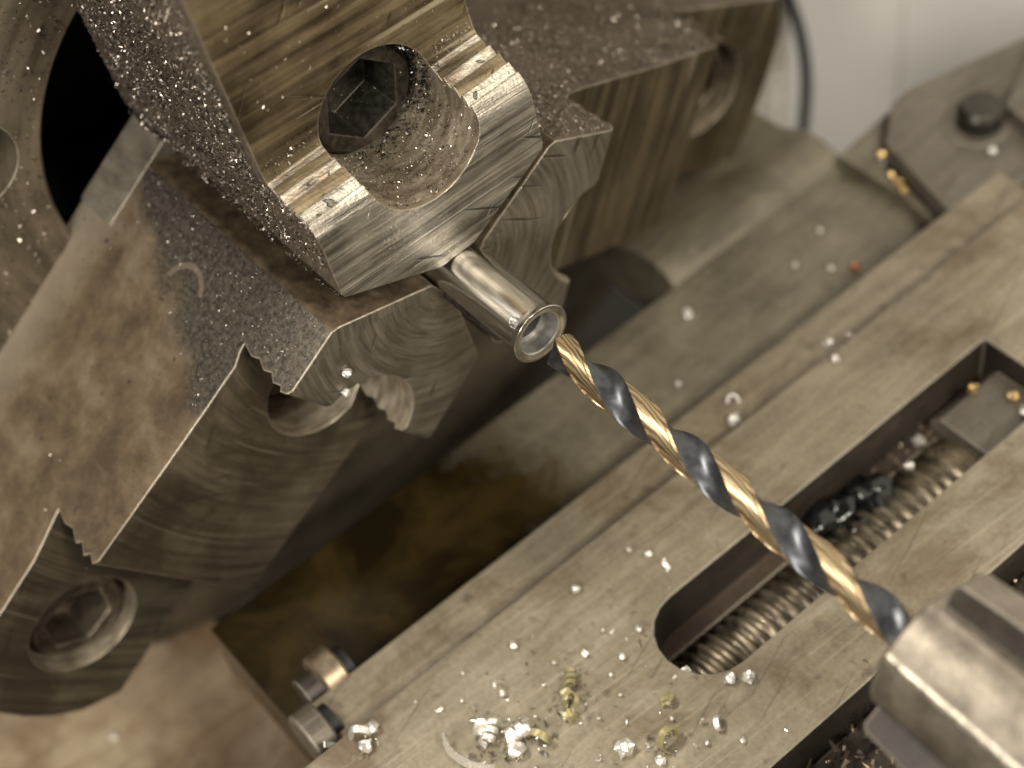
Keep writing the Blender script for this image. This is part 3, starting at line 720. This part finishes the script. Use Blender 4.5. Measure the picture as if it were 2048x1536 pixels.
def rr(): return (random.uniform(0, 6.3), random.uniform(0, 6.3), random.uniform(0, 6.3))
ZS = -39.55
G1 = 'bright chips on the cross slide'
CR = [(3.6, 47.8, 1.5, 'white crumb on the long seam above the slot, brightest of three'), (4.2, 51.3, 1.1, 'small pale crumb highest of three on the long seam above the slot'), (6.5, 46.3, 1.3, 'pale crumb lowest of three on the long seam above the slot'),
      (15.4, 3.2, 1.5, 'largest of three white crumbs in a row left of the slot'), (12.4, 3.1, 1.2, 'middle one of three white crumbs in a row left of the slot'), (9.8, 1.3, 1.0, 'leftmost of three white crumbs in a row left of the slot'),
      (9.6, -7.8, 1.3, 'lone white crumb in the middle of the clean plate left of the slot'), (20.5, -6.1, 1.3, 'white crumb closest to the left tip of the slot'), (21.8, -10.3, 1.0, 'white crumb just below left of the slot tip'),
      (18.0, -13.0, 1.0, 'white crumb above the upright row of yellowish chips'), (10.4, -19.7, 1.2, 'lone oval white crumb near the seam at lower left of the slide'),
      (13.4, -24.8, 1.1, 'upper of two white crumbs touching each other above the bottom pile'), (14.9, -25.4, 1.0, 'lower of two white crumbs touching each other above the bottom pile'),
      (28.6, -5.9, 1.2, 'white crumb on the rim under the rounded slot end'), (36.3, -16.9, 1.5, 'round white crumb at the bottom edge below the oily yellow curl'), (11.3, -33.1, 1.0, 'lone white crumb left of the bottom edge pile')]
for k, (x, y, s, lab) in enumerate(CR): chip(('crumb', 'flake', 'crumb', 'twist')[k % 4], 'chip_bright', (x, y, ZS + .1), rr(), s * (1, .95, 1, 1)[k % 4], lab.replace('crumb', 'chip'), G1)
for k, (x, y, s) in enumerate([(18.6, -17.7, .8), (23.4, -21.8, .8), (33.5, -17.0, .8), (34.8, -14.9, .8), (38.6, -10.9, .8), (41.0, -7.4, .8), (17.9, -20.6, .7), (16.2, -17.4, .7), (26.8, -18.6, .8), (29.4, -16.2, .7), (33.0, -11.8, .8),
                (36.0, -9.0, .8), (40.2, -16.0, .8), (22.8, -13.2, .7), (9.0, -27.0, .7), (30.8, -22.5, .8), (17.0, -9.4, .6), (25.6, -14.0, .6), (20.6, -24.6, .7), (12.0, -30.0, .6), (37.6, -12.4, .6)]):
    chip(('twist', 'crumb', 'flake')[k % 3], 'chip_bright', (x, y, ZS + .05), rr(), s * .8, 'tiny bright speck of metal among the larger chips on the slide', 'tiny specks on the cross slide')
chip('twist', 'chip_bright', (-.6, 31.6, -43.0), (.5, .3, 1.0), 2.1, 'curled silver chip on the step beside the drill')
chip('lump', 'chip_bright', (2.0, 29.6, -42.9), rr(), 1.6, 'silver lump of chip beside the curled curled silver chip')
chip('crumb', 'chip_bright', (4.1, 28.2, -43.2), rr(), 1.3, 'small silver crumb just below the curled silver chip')
chip('lump', 'chip_bright', (34.0, -2.4, ZS + .2), rr(), 1.3, 'white metal lump right of the rounded slot end, left of a pair')
chip('lump', 'chip_bright', (35.6, -.4, ZS + .2), (1, 2, .5), 1.4, 'white metal lump right of the rounded slot end, right of a pair')
chip('lump', 'chip_bright', (31.9, -19.0, ZS + .4), (1, 1, 2), 2.0, 'largest round white chip near the bottom edge of the slide')
chip('curl', 'chip_bright', (37.4, -8.2, ZS + .1), (1.2, .3, 2.2), 1.2, 'small bent silver chip standing near the right edge of the slide')
chip('sliver', 'chip_bright', (39.4, -6.4, ZS), rr(), 1.0, 'thin silver sliver near the right edge of the slide')
for (x, y, sh, s, lab) in [(18.3, -29.0, 'long', 1.5, 'long bright chip in the pile at the bottom edge of the slide'), (20.4, -29.6, 'coil', 1.7, 'coiled bright chip in the pile at the bottom edge'), (17.0, -30.6, 'lump', 2.0, 'bright lump at the left of the bottom edge pile'), (22.6, -29.4, 'lump', 1.9, 'bright lump at the right of the bottom edge pile'), (19.4, -32.0, 'coil', 1.5, 'coiled bright chip lowest in the bottom edge pile')]:
    chip(sh, 'chip_bright', (x, y, ZS + .5), rr(), s, lab, 'chips piled at the bottom edge')
for (x, y, sh, s, lab) in [(18.6, -16.6, 'coil', 1.2, 'grey coiled chip at the top of the upright yellowish row'), (21.0, -19.4, 'lump', 1.5, 'oily lump in the upright row of yellowish chips'), (22.6, -19.4, 'curl', 1.3, 'oily curl in the upright row of yellowish chips'), (23.6, -21.0, 'lump', 1.6, 'oily lump lowest in the upright row of yellowish chips'), (23.6, -26.6, 'curl', 1.8, 'oily yellow curl beside the bottom edge pile'), (30.6, -10.4, 'lump', 1.5, 'oily yellow lump below the rounded slot end'), (34.4, -14.2, 'curl', 2.0, 'oily yellow curl near the lower right of the slide')]:
    chip(sh, 'chip_oily', (x, y, ZS + .3), rr(), s, lab, 'oily yellow chips on the slide')
for (x, y, sh, s, lab) in [(6.9, -43.3, 'curl', 1.7, 'silver curl beside the dark round screw head'), (8.4, -43.4, 'lump', 1.5, 'silver lump right of the dark round screw head'), (7.4, -44.9, 'long', .8, 'flat silver strip below the dark round screw head'), (6.8, -41.0, 'lump', 1.5, 'silver lump above the dark round screw head')]:
    chip(sh, 'chip_bright', (x, y, ZS + .3), rr(), s, lab, 'chips beside the screw heads')
chip('lump', 'chip_copper', (-10.1, 68.7, -49.4), rr(), 1.1, 'single copper orange chip on the saddle')
for x, y, s, lab in [(-22.6, 43.2, 1.8, 'bright white crumb on the saddle nearest the right hand jaw'), (-13.0, 66.0, 1.1, 'pale crumb left of the copper chip on the saddle'), (-17.5, 62.5, 1.0, 'faint crumb left below the copper chip on the saddle'), (-20.0, 71, .9, 'faint crumb farthest back on the saddle'), (-12.9, 32.0, 1.0, 'faint crumb on the saddle beside the curled silver chip')]:
    chip('crumb', 'chip_bright', (x, y, -49.6), rr(), s, lab, 'pale crumbs on the saddle')
for x, y, s, lab in [(-23.0, 89.0, 1.9, 'golden crumb at the far end of the dark groove by the rear block'), (-18.6, 86.6, 1.5, 'second golden crumb from the far end of the groove by the rear block'), (-16.4, 86.0, 1.7, 'third golden crumb from the far end of the groove by the rear block'), (-14.6, 85.3, 1.5, 'golden crumb nearest the cross slide beside the groove')]:
    chip('crumb', 'chip_gold', (x, y, -47.0), rr(), s, lab, 'golden crumbs on the ledge')
chip('lump', 'chip_bright', (-8.0, 99.0, -43.3), rr(), 1.1, 'silver crumb on the rear block below its bolt')
chip('lump', 'chip_bright', (-59.0, -65.2, -102.5), rr(), 1.2, 'single white crumb on the rusty front block')
for x, y, z, s, m_, lab in [(22.0, 47.6, -46.4, 1.6, 'chip_bright', 'bright lump among the dark chips in the slot'), (24.2, 43.4, -46.6, 1.2, 'chip_bright', 'small bright lump beside the feed screw in the slot'), (22.4, 58.6, -43.6, 1.4, 'chip_gold', 'golden lump on the block in the slot'), (27.6, 61.8, -43.8, 1.4, 'chip_gold', 'golden lump at the far edge of the slot'), (30.4, 60.6, -43.8, 1.2, 'chip_bright', 'silver lump at the far edge of the slot')]:
    chip('lump', m_, (x, y, z), rr(), s, lab)
for th, x, r, t, lab in ((214, -16.3, 18.6, -7.2, 'shiny speck stuck on the front of the lower left jaw, upper of two'), (214, -16.3, 21.2, -5.0, 'shiny speck stuck on the front of the lower left jaw, lower of two'), (334, -16.5, 12.6, -9.0, 'shiny speck stuck on the front of the right hand jaw')):
    chip('crumb', 'chip_bright', J(th)(x, r, t), rr(), 1.3, lab)
